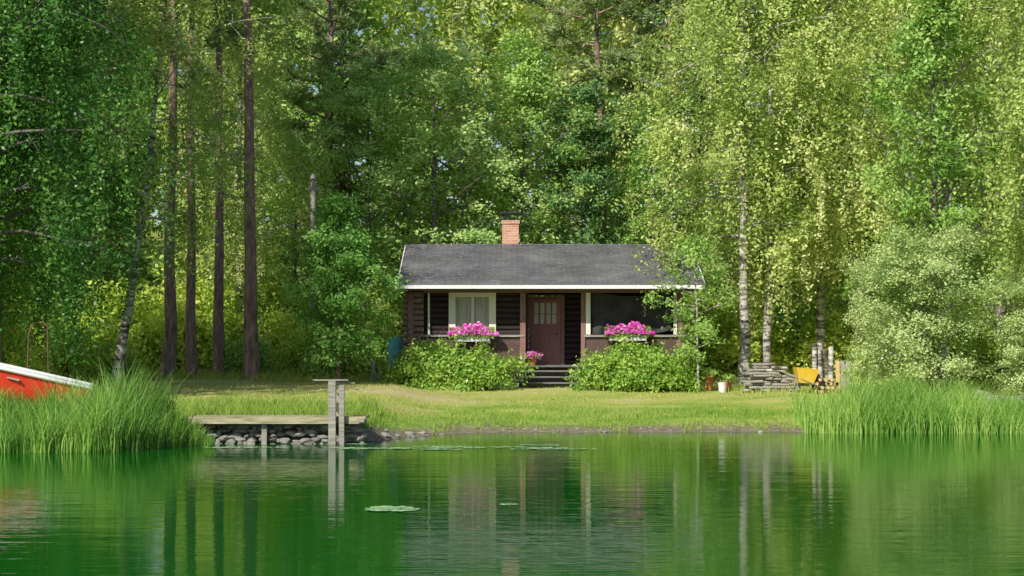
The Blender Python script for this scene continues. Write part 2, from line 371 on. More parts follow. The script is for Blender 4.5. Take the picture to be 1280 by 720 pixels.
BI=[tree('birch_a',1,16,3.4,.26,.16,32,.064,42,1.4,mats=(B_birch,L_birch),droop=.5,sk=54),
    tree('birch_b',2,17,3.2,.22,.14,32,.064,42,1.3,mats=(B_birch,L_birch),droop=.5,sk=54),
    tree('birch_c',3,14,3.0,.24,.13,28,.064,42,1.4,mats=(B_birch,L_birch),droop=.6,sk=54)]
BD=tree('birch_d',4,16,3.9,.2,.18,40,.062,58,2.0,mats=(B_grey,L_birchd),droop=.6,stl=(1.2,3.2),sk=56)
BR=[tree('broad_a',11,15,3.4,.10,.18,36,.082,44,mats=(B_grey,L_pale)),
    tree('broad_b',12,14,3.2,.1,.16,34,.082,44,mats=(B_grey,L_broad),tilt=(25,65))]
DK=tree('dark_a',21,12,2.7,.08,.15,34,.082,48,mats=(B_grey,L_dark))
FA=[tree('far_a',14,15,3.9,.06,.18,28,.13,24,mats=(B_grey,L_broad),sub=5,spread=.5),
    tree('far_b',15,17,3.8,.06,.18,28,.13,24,mats=(B_grey,L_under),sub=5,spread=.5),
    tree('far_c',16,17,3.4,.10,.15,28,.125,20,mats=(B_birch,L_birch),sub=5,spread=.5,strand=.8,sk=22)]
PI=[pine('pine_a',31,21,.58,3.2,tr=.21),pine('pine_b',32,19,.42,3.4,nb=38)]
SP=spruce('spruce_a',41)
UN=[bush('under_a',51,1.9,1.7,2.6,190,.10,30,(B_grey,L_under),.26),bush('under_b',52,1.5,1.5,3.4,190,.10,30,(B_grey,L_under),.26),bush('under_c',53,1.8,1.6,2.4,180,.10,30,(B_grey,L_broad),.26)]
WI=tree('willow_a',61,5.8,2.9,.05,.07,38,.055,62,spread=.36,mats=(B_grey,L_willow),tilt=(20,75),sub=6)
SM=tree('small_a',62,5.3,1.75,.12,.05,44,.052,44,spread=.24,mats=(B_pine,L_young),tilt=(15,50),cone=1)
SA=tree('sapling_a',63,4.6,1.15,.22,.035,20,.05,20,spread=.22,mats=(B_birch,L_broad),tilt=(5,35),sub=4)

def put(name,me,x,y,rot=0,sc=1.,parent=None,dz=-.05):
    return obj(name,me,parent,(x,y,float(hgt(x,y))+dz),rot,sc)
put('pine_tree',PI[0],-7.75,50,.3,1.0)
put('pine_tree',PI[0],-10.35,50.5,2.1,.92)
put('pine_tree',PI[1],-9.8,51.5,1.1,(.8,.8,1.05))
put('pine_tree',PI[0],-9.15,52.5,4.1,(.8,.8,.98))
put('pine_tree',PI[1],-6.6,61,.9,.95)
put('pine_tree',PI[1],3.6,65,2.9,1.0)
put('pine_tree',PI[1],5.8,63.5,.4,.95)
lb=tree('birch_lean',5,14,2.6,.34,.14,26,.064,36,1.0,mats=(B_birch,L_birch),lean=(1.6,0),droop=.5)
put('birch_tree',lb,-10.95,46.5,0,1)
put('birch_tree',BD,-11.9,38.5,.4,1.0)
put('birch_tree',BD,-13.2,43,2.0,1.0)
put('birch_tree',BD,-19,40,3.2,1.05)
put('birch_tree',BI[1],-9.3,57,1.9,.95)
put('birch_tree',BI[0],6.95,50.5,.5,1.0)
put('birch_tree',BI[1],7.75,51.5,2.5,1.0)
put('birch_tree',BI[0],12.4,48,3.5,1.0)
put('birch_tree',BI[2],9.8,52.5,1.5,1.1)
put('birch_tree',BI[1],14.6,43.5,5.5,.95)
put('birch_tree',BI[2],16.5,49,.2,1.2)
put('alder_tree',BR[1],11.6,45.8,.7,(.75,.75,.82))
put('young_birch_tree',SM,-4.85,47,0,1)
put('sapling_tree',SA,5.3,47.6,1.0,1)
put('willow_bush',WI,10.7,43.8,.4,(.8,.8,.68))
put('willow_bush',WI,13.4,42.6,2.4,(.65,.65,.5))
put('willow_bush',WI,9.9,45.6,3.4,(.4,.4,.55))
put('alder_tree',BR[0],-2.6,58.8,.3,(.95,.95,.80))
put('alder_tree',BR[0],-5.2,60.5,2.3,(.85,.85,.72))
put('alder_tree',BR[1],0.4,60.5,2.3,(.9,.9,.86))
put('alder_tree',DK,2.6,60,.5,.85)
put('alder_tree',BR[0],-7.6,59.5,.5,(.6,.6,.55))
put('alder_tree',BR[1],5.0,59.5,2.5,.7)
put('alder_tree',BR[0],8.0,58.5,1.5,.85)
put('spruce_tree',SP,-6.9,67,0,1.05)
put('spruce_tree',SP,-14.5,58,1,1.0)
put('spruce_tree',SP,12.0,62,1,.95)
rng=R0(77); fo=empty('distant_forest')
pool=[FA[0],FA[1],FA[2],FA[0],FA[0],FA[2],PI[1],FA[1]]
for yy,st in ((66,4.9),(73,5.2),(82,5.4),(93,5.6)):
    w=yy*.33+4; x=-w
    while x<w:
        m=pool[rng.randint(len(pool) if yy<80 else 6)]
        put('tree',m,x+rng.uniform(-1.2,1.2),yy+rng.uniform(-1.8,1.8),rng.uniform(0,6.28),rng.uniform(1.0,1.25)+(.15 if yy>80 else 0),fo)
        x+=st
for sx in (-1,1):
    for k in range(7):
        m=FA[rng.randint(3)]
        x=sx*rng.uniform(21,32); put('tree',m,x,rng.uniform(44,62),rng.uniform(0,6.28),rng.uniform(.85,1.1),fo)
un=empty('undergrowth')
for k in range(24):
    x=-18.5+k*.6+rng.uniform(-.4,.4); y=rng.uniform(55,61)
    put('shrub',UN[rng.randint(2)],x,y,rng.uniform(0,6.28),rng.uniform(.7,1.15),un)
for k in range(16):
    x=rng.uniform(6.8,19); y=rng.uniform(53,60)
    put('shrub',UN[rng.randint(3)],x,y,rng.uniform(0,6.28),rng.uniform(.7,1.1),un)
for k in range(5):
    put('shrub',UN[rng.randint(3)],-4+k*2,rng.uniform(58,61),rng.uniform(0,6.28),rng.uniform(.8,1.1),un)
for (x,y,s) in ((-12.5,48,.6),(-13.5,44,.7),(-11.7,49,.45),(-8.4,53,.5),(-6.5,53,.55),(-5.6,51.8,.5),(-4.5,52.3,.6)):
    put('shrub',UN[int(abs(x))%3],x,y,x,s,un)
BL=bush('spirea_l',71,1.95,.8,1.25,420,.055,50,(B_grey,L_bush),.14)
BRR=bush('spirea_r',72,1.75,.8,1.3,400,.055,50,(B_grey,L_bush),.14,.5)
put('garden_bush',BL,-1.85,48.3); put('garden_bush',BRR,3.65,48.2)

# ------------------------------------------------------------------ grass and reeds
def blades(mb,x,y,h,w,rng,tint,bend=.3,seg=3,z=None):
    n=len(x); z=hgt(x,y) if z is None else z; az=rng.uniform(0,2*pi,n); baz=rng.uniform(0,2*pi,n); b=bend*h*rng.uniform(.2,1.2,n)
    V=[]
    for s in range(seg+1):
        t=s/seg; cx=x+np.cos(baz)*b*t*t; cy=y+np.sin(baz)*b*t*t; cz=z+h*t*(1-.12*t); ww=w*(1-t*.93)
        V+= [np.stack([cx-np.cos(az)*ww,cy-np.sin(az)*ww,cz],-1),np.stack([cx+np.cos(az)*ww,cy+np.sin(az)*ww,cz],-1)]
    V=np.stack(V,1); k=2*(seg+1); base=np.arange(n)[:,None]*k
    for s in range(seg):
        o=s*2
        f=np.stack([base[:,0]+o,base[:,0]+o+1,base[:,0]+o+3,base[:,0]+o+2],-1)
        if s==0: F=[f]
        else: F.append(f)
    mb.add(V.reshape(-1,3),np.concatenate(F),0,np.tile(tint,seg))
rng=R0(5)
def wav(x,y): return .10*np.sin(x*5)+.10*np.sin(x*13+y*4)+.08*np.sin(x*2.3-y*6)
mb=MB(); n=14000; x=rng.uniform(-17,-5.75,n); y=ys(x)+rng.uniform(-.75,1.3,n)-.1
edge=np.clip((-5.6-x)/.9,.35,1); hh=np.interp(x,[-17,-9.3,-8.3,-7.4,-6.6,-5.7],[.68,.72,1.02,1.28,1.1,.75])
h=hh*rng.uniform(.5,1.1,n)*edge*(1+wav(x,y))
y=np.where(x>-7,np.minimum(y,32.2+rng.rand(n)*.3),y)
blades(mb,x,y,h,.012*np.ones(n),rng,np.clip(.40+.15*np.sin(x*3)+.12*np.sin(x*9+y*7)+rng.randn(n)*.2,0,1),.45,z=np.maximum(hgt(x,y),-.05))
obj('reed_bed',mb.mesh('reed_bed',[L_reed]))
mb=MB(); n=14000; x=rng.uniform(6.55,20,n); y=ys(x)+rng.uniform(-.5,1.5,n)
hh=np.interp(x,[6.5,7.2,8.5,10,11,12,20],[.8,1.0,1.12,1.05,.8,.62,.7]); h=hh*rng.uniform(.5,1.1,n)*(1+wav(x,y))
blades(mb,x,y,h,.013*np.ones(n),rng,np.clip(.57+.15*np.sin(x*2)+.12*np.sin(x*9+y*7)+rng.randn(n)*.2,0,1),.45,z=np.maximum(hgt(x,y),-.05))
obj('reed_bed',mb.mesh('reed_bed',[L_reed]))
mb=MB()
n=70000; x=rng.uniform(-13,15,n); y=rng.uniform(34,53,n); d=y-ys(x)
keep=(d>.8+.5*np.sin(x*2.1)+.4*np.sin(x*5.3)+.4*rng.rand(n))&~((x>-3.1)&(x<5.1)&(y>49.6)); x=x[keep];y=y[keep];d=d[keep]
pat=np.sin(x*.8+1)*np.sin(y*1.1)+.5*np.sin(x*2.3+y*1.7)+.5*np.sin(x*4.1-y*3.3)
kk=rng.rand(len(x))<np.where(d<4.5,1,np.clip(.5-.4*pat,.08,1)); x=x[kk];y=y[kk];d=d[kk];pat=pat[kk]
h=rng.uniform(.02,.055,len(x))*(1+.5*(pat<0))*np.where(d<4,1.9,1)
blades(mb,x,y,h,.011*np.ones(len(x)),rng,np.clip(.42+.15*pat+np.where(d<4.5,-.22,.15)+rng.randn(len(x))*.16,0,1),.5,seg=1)
n=7000; x=rng.uniform(-6.6,-2.9,n); y=33.9+rng.rand(n)**1.3*4.5; h=rng.uniform(.1,.32,n)
blades(mb,x,y,h,.010*np.ones(n),rng,np.clip(.25+rng.randn(n)*.15,0,1),.5,seg=2)
n=6000; x=rng.uniform(-13,-5,n); y=rng.uniform(32,37,n); h=rng.uniform(.1,.35,n)
blades(mb,x,y,h,.010*np.ones(n),rng,np.clip(.3+rng.randn(n)*.15,0,1),.5,seg=2)
n=7000; x=rng.uniform(-16,-3.5,n); y=rng.uniform(49,55,n); h=rng.uniform(.08,.3,n)
blades(mb,x,y,h,.012*np.ones(n),rng,np.clip(.45+rng.randn(n)*.2,0,1),.5,seg=2)
n=4000; x=rng.uniform(6,16,n); y=rng.uniform(46,52,n); h=rng.uniform(.08,.3,n)
blades(mb,x,y,h,.012*np.ones(n),rng,np.clip(.45+rng.randn(n)*.2,0,1),.5,seg=2)
n=1800; x=rng.uniform(-2.2,6.5,n); y=ys(x)+rng.uniform(.1,1.3,n)+.25*np.sin(x*4.3); k_=np.sin(x*3.3)+np.sin(x*7.9+1)>.2; x=x[k_]; y=y[k_]; n=len(x); h=rng.uniform(.05,.18,n)
blades(mb,x,y,h,.010*np.ones(n),rng,np.clip(.35+rng.randn(n)*.2,0,1),.5,seg=2)
obj('lawn_grass',mb.mesh('lawn_grass',[L_grass]))

# ------------------------------------------------------------------ rocks
import bmesh
def rockmesh(name,items,seed):
    rng=R0(seed); mb=MB()
    bm=bmesh.new(); bmesh.ops.create_icosphere(bm,subdivisions=2,radius=1); bm.verts.ensure_lookup_table()
    V=np.array([v.co[:] for v in bm.verts]); Fc=np.array([[v.index for v in f.verts] for f in bm.faces]); bm.free()
    for (x,y,z,sx,sy,sz) in items:
        q=V.copy()
        for _ in range(6):
            a=rng.randn(3); a/=np.linalg.norm(a); dd=rng.uniform(.5,.85); pr=q@a; q=q-np.clip(pr-dd,0,None)[:,None]*a
        q=q*(1+.05*rng.randn(len(q),1)); an=rng.uniform(-.3,.3); c,s=math.cos(an),math.sin(an)
        q=q@np.array([[c,-s,0],[s,c,0],[0,0,1]]).T*np.array([sx,sy,sz])+np.array([x,y,z])
        mb.add(q,Fc,0,rng.rand())
    return mb.mesh(name,[M_stone])
it=[]
for row,z in enumerate((-.02,.07,.15,.23,.31)):
    x=-6.25+row*.05
    while x<-2.9: 
        w=rng.uniform(.05,.17); it.append((x,33.0+row*.04+rng.uniform(-.06,.06),z+rng.uniform(-.03,.03),w,.14,rng.uniform(.045,.075))); x+=w*1.6
obj('stone_wall',rockmesh('stone_wall',it,3))
it=[]
for k in range(60):
    x=rng.uniform(-2.8,6.5); y=float(ys(x))+rng.uniform(-.2,.7); s=rng.uniform(.012,.035)*(2 if rng.rand()<.08 else 1); it.append((x,y,max(float(hgt(x,y)),-.02)+s*.2,s*1.4,s,s*.6))
for k in range(12):
    x=rng.uniform(-3.0,-2.0); y=float(ys(x))+rng.uniform(-.2,.5); s=rng.uniform(.04,.09); it.append((x,y,max(float(hgt(x,y)),-.02)+s*.2,s*1.4,s,s*.6))
obj('shore_stones',rockmesh('shore_stones',it,4))
it=[]
for k in range(16):
    x=rng.uniform(11.2,15); y=rng.uniform(41,43.5); s=rng.uniform(.15,.36); it.append((x,y,float(hgt(x,y))+s*.3,s*1.3,s,s*.7))
obj('boulder_pile',rockmesh('boulder_pile',it,6))

# ------------------------------------------------------------------ log cabin
cab=empty('log_cabin')
def part(name,mb,mats): return obj(name,mb.mesh(name,mats),cab)
mb=MB(); rng=R0(9)
def logwall_x(mb,x0,x1,y,z0,z1,hole=None,mat=0,d=.17):
    z=z0+d/2
    while z<z1:
        spans=[(x0,x1)]
        if hole and hole[2]<z<hole[3]: spans=[(x0,hole[0]),(hole[1],x1)]
        for a,b in spans:
            j=rng.uniform(-.04,.04); mb.tube([(a+j*.5,y,z),((a+b)/2,y,z),(b+j,y,z)],d*.53,10,mat)
        z+=d
def logwall_y(mb,x,y0,y1,z0,z1,mat=0,d=.17,gable=None):
    z=z0+d/2+d/2
    while z<z1:
        a,b=y0,y1
        if gable and z>gable[0]:
            t=(z-gable[0])/(gable[1]-gable[0]); m=(y0+y1)/2; a=y0+(m-y0)*t; b=y1+(m-y1)*t
        if b-a>.3: mb.tube([(x,a,z),(x,(a+b)/2,z),(x,b,z)],d*.53,10,mat)
        z+=d
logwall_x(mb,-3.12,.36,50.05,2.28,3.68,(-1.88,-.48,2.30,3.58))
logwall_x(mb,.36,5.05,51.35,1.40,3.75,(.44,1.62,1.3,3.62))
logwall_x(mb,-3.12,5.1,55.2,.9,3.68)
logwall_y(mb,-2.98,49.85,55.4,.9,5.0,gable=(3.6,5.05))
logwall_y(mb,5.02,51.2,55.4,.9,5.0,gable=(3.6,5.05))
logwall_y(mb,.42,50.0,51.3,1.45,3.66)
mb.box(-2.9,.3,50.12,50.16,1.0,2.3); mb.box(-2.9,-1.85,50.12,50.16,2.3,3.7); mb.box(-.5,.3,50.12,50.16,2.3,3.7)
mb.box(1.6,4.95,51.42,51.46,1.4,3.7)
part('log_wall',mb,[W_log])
mb=MB()
for (x0,x1) in ((-3.02,.34),(2.16,5.28)):
    z=1.12
    while z<2.24:
        mb.obox(((x0+x1)/2,49.93,z+.065),((x1-x0)/2,0,0),(0,.015,.0),(0,-.012,.063),0); z+=.128
mb.box(-3.0,.32,49.955,50.10,1.1,2.24); mb.box(2.18,5.26,49.955,50.03,1.1,2.24)
part('siding',mb,[W_side])
mb=MB()
mb.box(-3.08,.38,49.84,50.0,2.25,2.31); mb.box(2.14,5.32,49.84,50.06,2.25,2.31)
part('railing_cap',mb,[W_grey])
mb=MB(); z=1.15
while z<3.5:
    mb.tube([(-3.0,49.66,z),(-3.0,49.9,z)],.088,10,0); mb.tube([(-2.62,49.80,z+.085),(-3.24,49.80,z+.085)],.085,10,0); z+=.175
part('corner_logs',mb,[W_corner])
mb=MB()
for x0,x1 in ((.24,.40),(2.05,2.17),(4.93,5.07)): mb.box(x0,x1,49.86,50.0,1.40,3.56)
mb.box(-3.1,5.4,49.80,49.98,3.563,3.70)
part('porch_post',mb,[W_red])
mb=MB(); mb.box(2.19,2.33,49.88,49.95,2.32,3.56); mb.box(4.80,4.90,49.90,49.95,2.32,3.56); mb.box(-2.50,-2.44,49.88,49.93,2.32,3.55)
part('cream_trim',mb,[W_cream])
mb=MB(); mb.box(.3,5.1,49.9,51.3,1.32,1.41); mb.box(-2.9,4.9,50.2,55.1,1.25,1.31); part('porch_floor',mb,[W_step])
mb=MB(); mb.box(-3.2,5.3,49.0,55.9,3.690,3.715); part('ceiling',mb,[W_log])
mb=MB(); 
for k in range(60):
    x=-3+k*.14
    if .2<x<2.1: continue
    mb.box(x,x+.03,49.98,50.0,.65,1.12)
for z in (.75,.85,.95,1.05): mb.box(-3,.2,50.003,50.02,z,z+.03); mb.box(2.15,5.2,50.003,50.02,z,z+.03)
mb.box(-2.9,5.0,50.3,50.4,.5,1.2,1); 
for x in (-2.9,0,2.1,5.0): mb.box(x-.1,x+.1,50.05,50.25,.5,1.2)
part('foundation',mb,[W_step,M_tarp])
mb=MB()
for k,(z,y) in enumerate(((.92,48.95),(1.09,49.22),(1.26,49.49),(1.40,49.76))):
    mb.box(.22,2.12,y-.17,y+.13,z-.045,z); 
    if k<3: mb.box(.25,2.09,y+.09,y+.11,z-.15,z-.047)
for x in (.3,1.98): mb.obox((x,49.35,.99),(.03,0,0),(0,.48,.29),(0,-.06,.10))
part('steps',mb,[W_step])
mb=MB()
mb.box(.58,1.48,51.24,51.29,1.42,3.42,0)
for k in range(8): mb.box(.61+k*.106,.61+k*.106+.093,51.225,51.238,1.48,2.50,0)
mb.box(.46,.575,51.18,51.30,1.42,3.50,1); mb.box(1.485,1.60,51.18,51.30,1.42,3.50,1); mb.box(.575,1.485,51.18,51.30,3.43,3.50,1)
for k in range(4):
    x=.68+k*.185; mb.box(x,x+.12,51.228,51.239,2.66,3.30,2)
mb.box(.66,1.42,51.215,51.227,2.56,2.62,0); mb.box(.66,1.42,51.215,51.227,2.95,2.975,0)
mb.tube([(1.40,51.20,2.35),(1.40,51.16,2.35),(1.32,51.16,2.35)],.014,6,3)
part('door',mb,[W_door,W_red,M_curtain,M_black])
mb=MB()
x0,x1,z0,z1=-1.88,-.48,2.33,3.60
mb.box(x0,x0+.2,49.90,50.0,z0,z1); mb.box(x1-.2,x1,49.90,50.0,z0,z1); mb.box(x0+.2,x1-.2,49.905,50.0,z1-.17,z1); mb.box(x0+.2,x1-.2,49.895,50.0,z0,z0+.07)
mb.box(-1.21,-1.13,49.91,49.98,z0+.07,z1-.17)
part('window_frame',mb,[W_cream])
mb=MB(); mb.box(x0+.2,-1.213,49.955,49.96,z0+.07,z1-.17); mb.box(-1.127,x1-.2,49.955,49.96,z0+.07,z1-.17); part('window_glass',mb,[M_glass])
mb=MB(); xs=np.linspace(x0+.2,x1-.2,60); yy=50.05+.02*np.sin(xs*38)
v=np.concatenate([np.stack([xs,yy,xs*0+z0+.05],-1),np.stack([xs,yy,xs*0+z1-.15],-1)]); f=[(k,k+1,k+61,k+60) for k in range(59)]
mb.add(v,f,0,.5,True); part('curtain',mb,[M_curtain])
mb=MB(); nu,nv=60,20; U,Vv=np.meshgrid(np.linspace(0,1,nu),np.linspace(0,1,nv))
xx=2.36+U*2.38; zt=3.56-.10*np.sin(U*pi)**2; zb=2.33+.12*np.maximum(0,U-.75)*4; zz=zt+(zb-zt)*Vv
yv=50.03+.04*np.sin(U*22+Vv*2.5)*(.3+Vv)+.05*np.sin(U*7+Vv*5)*Vv
ii=np.arange(nv-1)[:,None]*nu; jj=np.arange(nu-1)[None,:]; f=np.stack([ii+jj,ii+jj+1,ii+jj+1+nu,ii+jj+nu],-1).reshape(-1,4)
mb.add(np.stack([xx,yv,zz],-1),f,0,.5,True); part('tarp',mb,[M_tarp])
# roof
mb=MB(); xa,xb=-3.32,5.60
yr,zr,ye,ze,yb=52.6,5.13,48.85,3.76,56.3; th=.07
for (y0,z0_) in ((ye,ze),(yb,ze)):
    v=[(xa,y0,z0_),(xb,y0,z0_),(xb,yr,zr),(xa,yr,zr),(xa,y0,z0_-th),(xb,y0,z0_-th),(xb,yr,zr-th),(xa,yr,zr-th)]
    mb.add(v,[(0,1,2,3),(7,6,5,4),(0,4,5,1),(1,5,6,2),(3,7,4,0)],0)
part('roof',mb,[M_roof])
mb=MB(); mb.tube([(xa-.01,yr,zr+.0),(1,yr,zr+.012),(xb+.01,yr,zr)],.045,8,0); part('ridge',mb,[M_roof])
mb=MB(); mb.box(xa,xb,ye-.035,ye-.003,ze-.12,ze-.015)
for xq in (xa-.032,xb+.003):
    for s in (ye,yb):
        mb.add([(xq,s,ze-.15),(xq+.029,s,ze-.15),(xq+.029,s,ze+.02),(xq,s,ze+.02),(xq,yr,zr-.15),(xq+.029,yr,zr-.15),(xq+.029,yr,zr+.02),(xq,yr,zr+.02)],[(0,1,2,3),(0,3,7,4),(1,5,6,2),(3,2,6,7),(0,4,5,1)])
part('fascia',mb,[W_white])
mb=MB(); mb.box(-.31,.21,52.7,53.25,4.4,5.82); mb.box(-.34,.24,52.67,53.28,5.823,5.93); part('chimney',mb,[M_brick])
mb=MB()
for x in (-.29,.15): 
    for y in (52.72,53.19): mb.box(x,x+.04,y,y+.04,5.933,6.14)
mb.box(-.38,.28,52.63,53.32,6.143,6.20); mb.box(-.36,.26,52.60,52.69,4.9,5.13); part('chimney_cap',mb,[M_black])

def flowers(cx,y,z,w,seed):
    e=empty('petunia_flower_box'); rng=R0(seed); mb=MB(); mb.box(cx-w*.42,cx+w*.42,y-.13,y+.10,z-.22,z-.02,0); obj('planter',mb.mesh('planter',[W_white]),e)
    mb=MB(); n=1300; th=rng.uniform(0,pi,n); r=rng.uniform(.7,1.05,n)*(1+.12*np.sin(th*5+seed)+.08*np.sin(th*11))
    C=np.stack([cx+np.cos(th)*r*w*.5,y-.05-rng.uniform(0,.22,n),z-.03+np.sin(th)*r*.34*rng.uniform(.1,1,n)],-1)
    mb.leaves(C,.045,rng,0,np.clip(.4+.28*rng.randn(n),0,1),up=.3,aspect=.9,bias=np.array([-.2,-1.2,.3]))
    n=1500; C=np.stack([cx+rng.uniform(-.52,.52,n)*w,y-rng.uniform(-.05,.27,n),z+rng.uniform(-.12,.20,n)],-1)
    mb.leaves(C,.04,rng,1,rng.uniform(.2,.7,n)); obj('flowers',mb.mesh('flowers',[L_flower,L_bush]),e)
flowers(-1.18,49.7,2.33,1.28,1); flowers(3.42,49.7,2.36,1.32,2)
def pot(cx,cy,z,seed,h=.22,s=1.,fl=L_flower):
    e=empty('potted_flower'); mb=MB(); mb.tube([(cx,cy,z),(cx,cy,z+h*.85),(cx,cy,z+h*.86),(cx,cy,z+h)],[.085*s,.12*s,.14*s,.14*s],14,0); obj('pot',mb.mesh('pot',[M_terra]),e)
    rng=R0(seed); mb=MB(); n=int(170*s); C=np.array([cx,cy,z+h+.08*s])+rng.randn(n,3)*np.array([.10,.09,.05])*s; mb.leaves(C,.03,rng,0,rng.rand(n),bias=np.array([0,-.8,.3]),aspect=.9)
    C=np.array([cx,cy,z+h+.05])+rng.randn(n,3)*np.array([.12,.1,.06])*s; mb.leaves(C,.035,rng,1,rng.rand(n)); obj('flowers',mb.mesh('potflowers',[fl,L_bush]),e)
pot(.62,49.72,1.40,3); pot(5.65,48.3,float(hgt(5.65,48.3)),4,.42,1.3,L_bush); pot(6.15,47.9,float(hgt(6.15,47.9)),6,.30,1.0,L_bush)
mb=MB(); x,y=5.95,47.5; z=float(hgt(x,y)); mb.tube([(x,y,z),(x,y,z+.28),(x,y,z+.30)],[.10,.135,.145],14,0); a=np.linspace(0,pi,9); mb.tube(np.stack([x+.14*np.cos(a),a*0+y-.06*np.sin(a),z+.29+.12*np.sin(a)],-1),.007,5,1)
obj('bucket',mb.mesh('bucket',[W_white,M_black]))

# ------------------------------------------------------------------ dock
dk=empty('wooden_dock'); mb=MB()
mb.box(-6.32,-2.85,32.74,32.84,.40,.54,0)
for k in range(24):
    x=-6.3+k*.144; mb.box(x,x+.132,32.85,33.75,.50+rng.uniform(0,.008),.535,0)
mb.box(-6.3,-2.9,33.3,33.4,.36,.497,1); mb.box(-3.0,-2.86,32.5,32.735,.44,.50,1)
obj('deck',mb.mesh('deck',[W_deck,W_grey]),dk)
mb=MB(); mb.box(-3.56,-3.42,32.55,32.69,-.6,1.24); mb.box(-3.36,-3.26,32.60,32.70,-.6,1.16); mb.box(-3.50,-3.40,33.5,33.6,-.2,1.0)
mb.box(-6.2,-6.1,32.86,32.96,-.5,.39); mb.box(-4.9,-4.8,32.86,32.96,-.5,.39)
obj('post',mb.mesh('post',[W_grey]),dk)
mb=MB(); mb.obox((-3.55,32.9,1.25),(.34,.03,.0),(-.01,.12,0),(0,0,.012)); mb.obox((-3.35,33.2,1.17),(.25,0,.02),(0,.10,0),(0,0,.012)); obj('plank',mb.mesh('plank',[W_grey]),dk)

# ------------------------------------------------------------------ rowing boat
bt=empty('rowing_boat'); nS=25; Lb=5.2; vs=[]; mb=MB()
ts=np.linspace(-1,1,nS)
for t in ts:
    wdt=.72*(1-abs(t)**2.4)+.015; kee=.04+.22*abs(t)**3; gun=.62+.14*t*t
    for s in np.linspace(-1,1,13):
        a=abs(s); vs.append((t*Lb/2*(1-.06*(1-a)),wdt*math.copysign(a**.7,s) if s else 0,kee+(gun-kee)*a**2.2))
f=[(i_*13+j_,i_*13+j_+1,(i_+1)*13+j_+1,(i_+1)*13+j_) for i_ in range(nS-1) for j_ in range(12)]
mb.add(vs,f,0,.5,True)
vs=np.array(vs).reshape(nS,13,3)
for q in (0,12):
    mb.tube(vs[:,q],.05,6,1); mb.tube(vs[:,q]+np.array([0,0,-.06]),.045,6,1)
for t in (-1.2,0,1.2): mb.box(t-.13,t+.13,-.6,.6,.42,.45,2)
mb.tube([(-2.5,0,.1),(0,0,.03),(2.5,0,.1)],.03,6,1)
o=obj('hull',mb.mesh('hull',[M_red,W_white,W_grey]),bt)
bt.location=(-11.25,34.2,.98); bt.rotation_euler=(math.radians(-14),math.radians(13),math.radians(-4))
tr=empty('boat_trestle'); mb=MB()
for x,zt in ((-12.6,1.3),(-10.1,.76)):
    mb.box(x-.05,x+.05,33.7,34.7,zt-.1,zt)
    for y in (33.8,34.6): mb.box(x-.04,x+.04,y-.04,y+.04,.1,zt-.1)
obj('beams',mb.mesh('trestle',[W_grey]),tr)
mb=MB(); mb.tube([(-10.55,36.5,.5),(-10.5,36.5,2.2),(-10.42,36.5,2.42),(-10.2,36.5,2.46),(-10.1,36.5,2.38),(-10.05,36.5,.5)],.017,7,0)
obj('metal_frame',mb.mesh('metal_frame',[M_pipe]))
mb=MB(); mb.tube([(-6.55,55,.9),(-6.53,55,4),(-6.5,55,7.45)],[.11,.1,.09],10,0); mb.tube([(-6.5,55,7.45),(-6.5,55,7.62)],[.13,.05],10,1); mb.box(-6.72,-6.3,54.95,55.05,7.1,7.18,1)
obj('utility_pole',mb.mesh('utility_pole',[W_grey,M_stone]))
mb=MB(); x,y,z=-3.5,50.7,float(hgt(-3.5,50.7)); zz=np.array([.35,.4,.65,.67,.95,.97,1.2,1.25]); mb.tube([(x,y,z+q) for q in zz],[.24,.26,.28,.29,.29,.28,.26,.23],18,0)
for dx in(-.2,.2):
    for dy in(-.2,.2): mb.box(x+dx-.04,x+dx+.04,y+dy-.04,y+dy+.04,z-.05,z+.3,1)
mb.box(x-.3,x+.3,y-.3,y+.3,z+.3,z+.35,1); obj('rain_barrel',mb.mesh('rain_barrel',[M_teal,W_grey]))
mb=MB(); mb.obox((-4.1,49.6,1.15),(.05,0,0),(0,.12,.4),(0,.012,-.004)); mb.obox((-3.93,49.65,1.1),(.03,0,0),(0,.12,.33),(0,.012,-.004)); obj('leaning_boards',mb.mesh('leaning_boards',[W_grey]))
# wheelbarrow
mb=MB(); x,y=8.12,46.6; z=float(hgt(x,y))
b=[(-.28,-.22,.30),(.30,-.20,.26),(.30,.20,.26),(-.28,.22,.30),(-.40,-.34,.72),(.52,-.30,.66),(.52,.30,.66),(-.40,.34,.72)]
mb.add([(x+p*.7,y+q,z+r) for p,q,r in b],[(0,1,2,3),(0,4,5,1),(1,5,6,2),(2,6,7,3),(3,7,4,0)],0)
a=np.linspace(0,2*pi,17); mb.tube(np.stack([x+.40+.17*np.cos(a),a*0+y,z+.19+.17*np.sin(a)],-1),.035,7,1,cap=False)
for s in(-.22,.22): mb.tube([(x+.40,y+s*.3,z+.19),(x+.2,y+s,z+.26),(x-.4,y+s*1.1,z+.5),(x-.65,y+s*1.2,z+.62)],.018,6,2); mb.tube([(x-.2,y+s,z+.4),(x-.3,y+s,z)],.016,6,2)
obj('wheelbarrow',mb.mesh('wheelbarrow',[M_yellow,M_black,W_grey]))
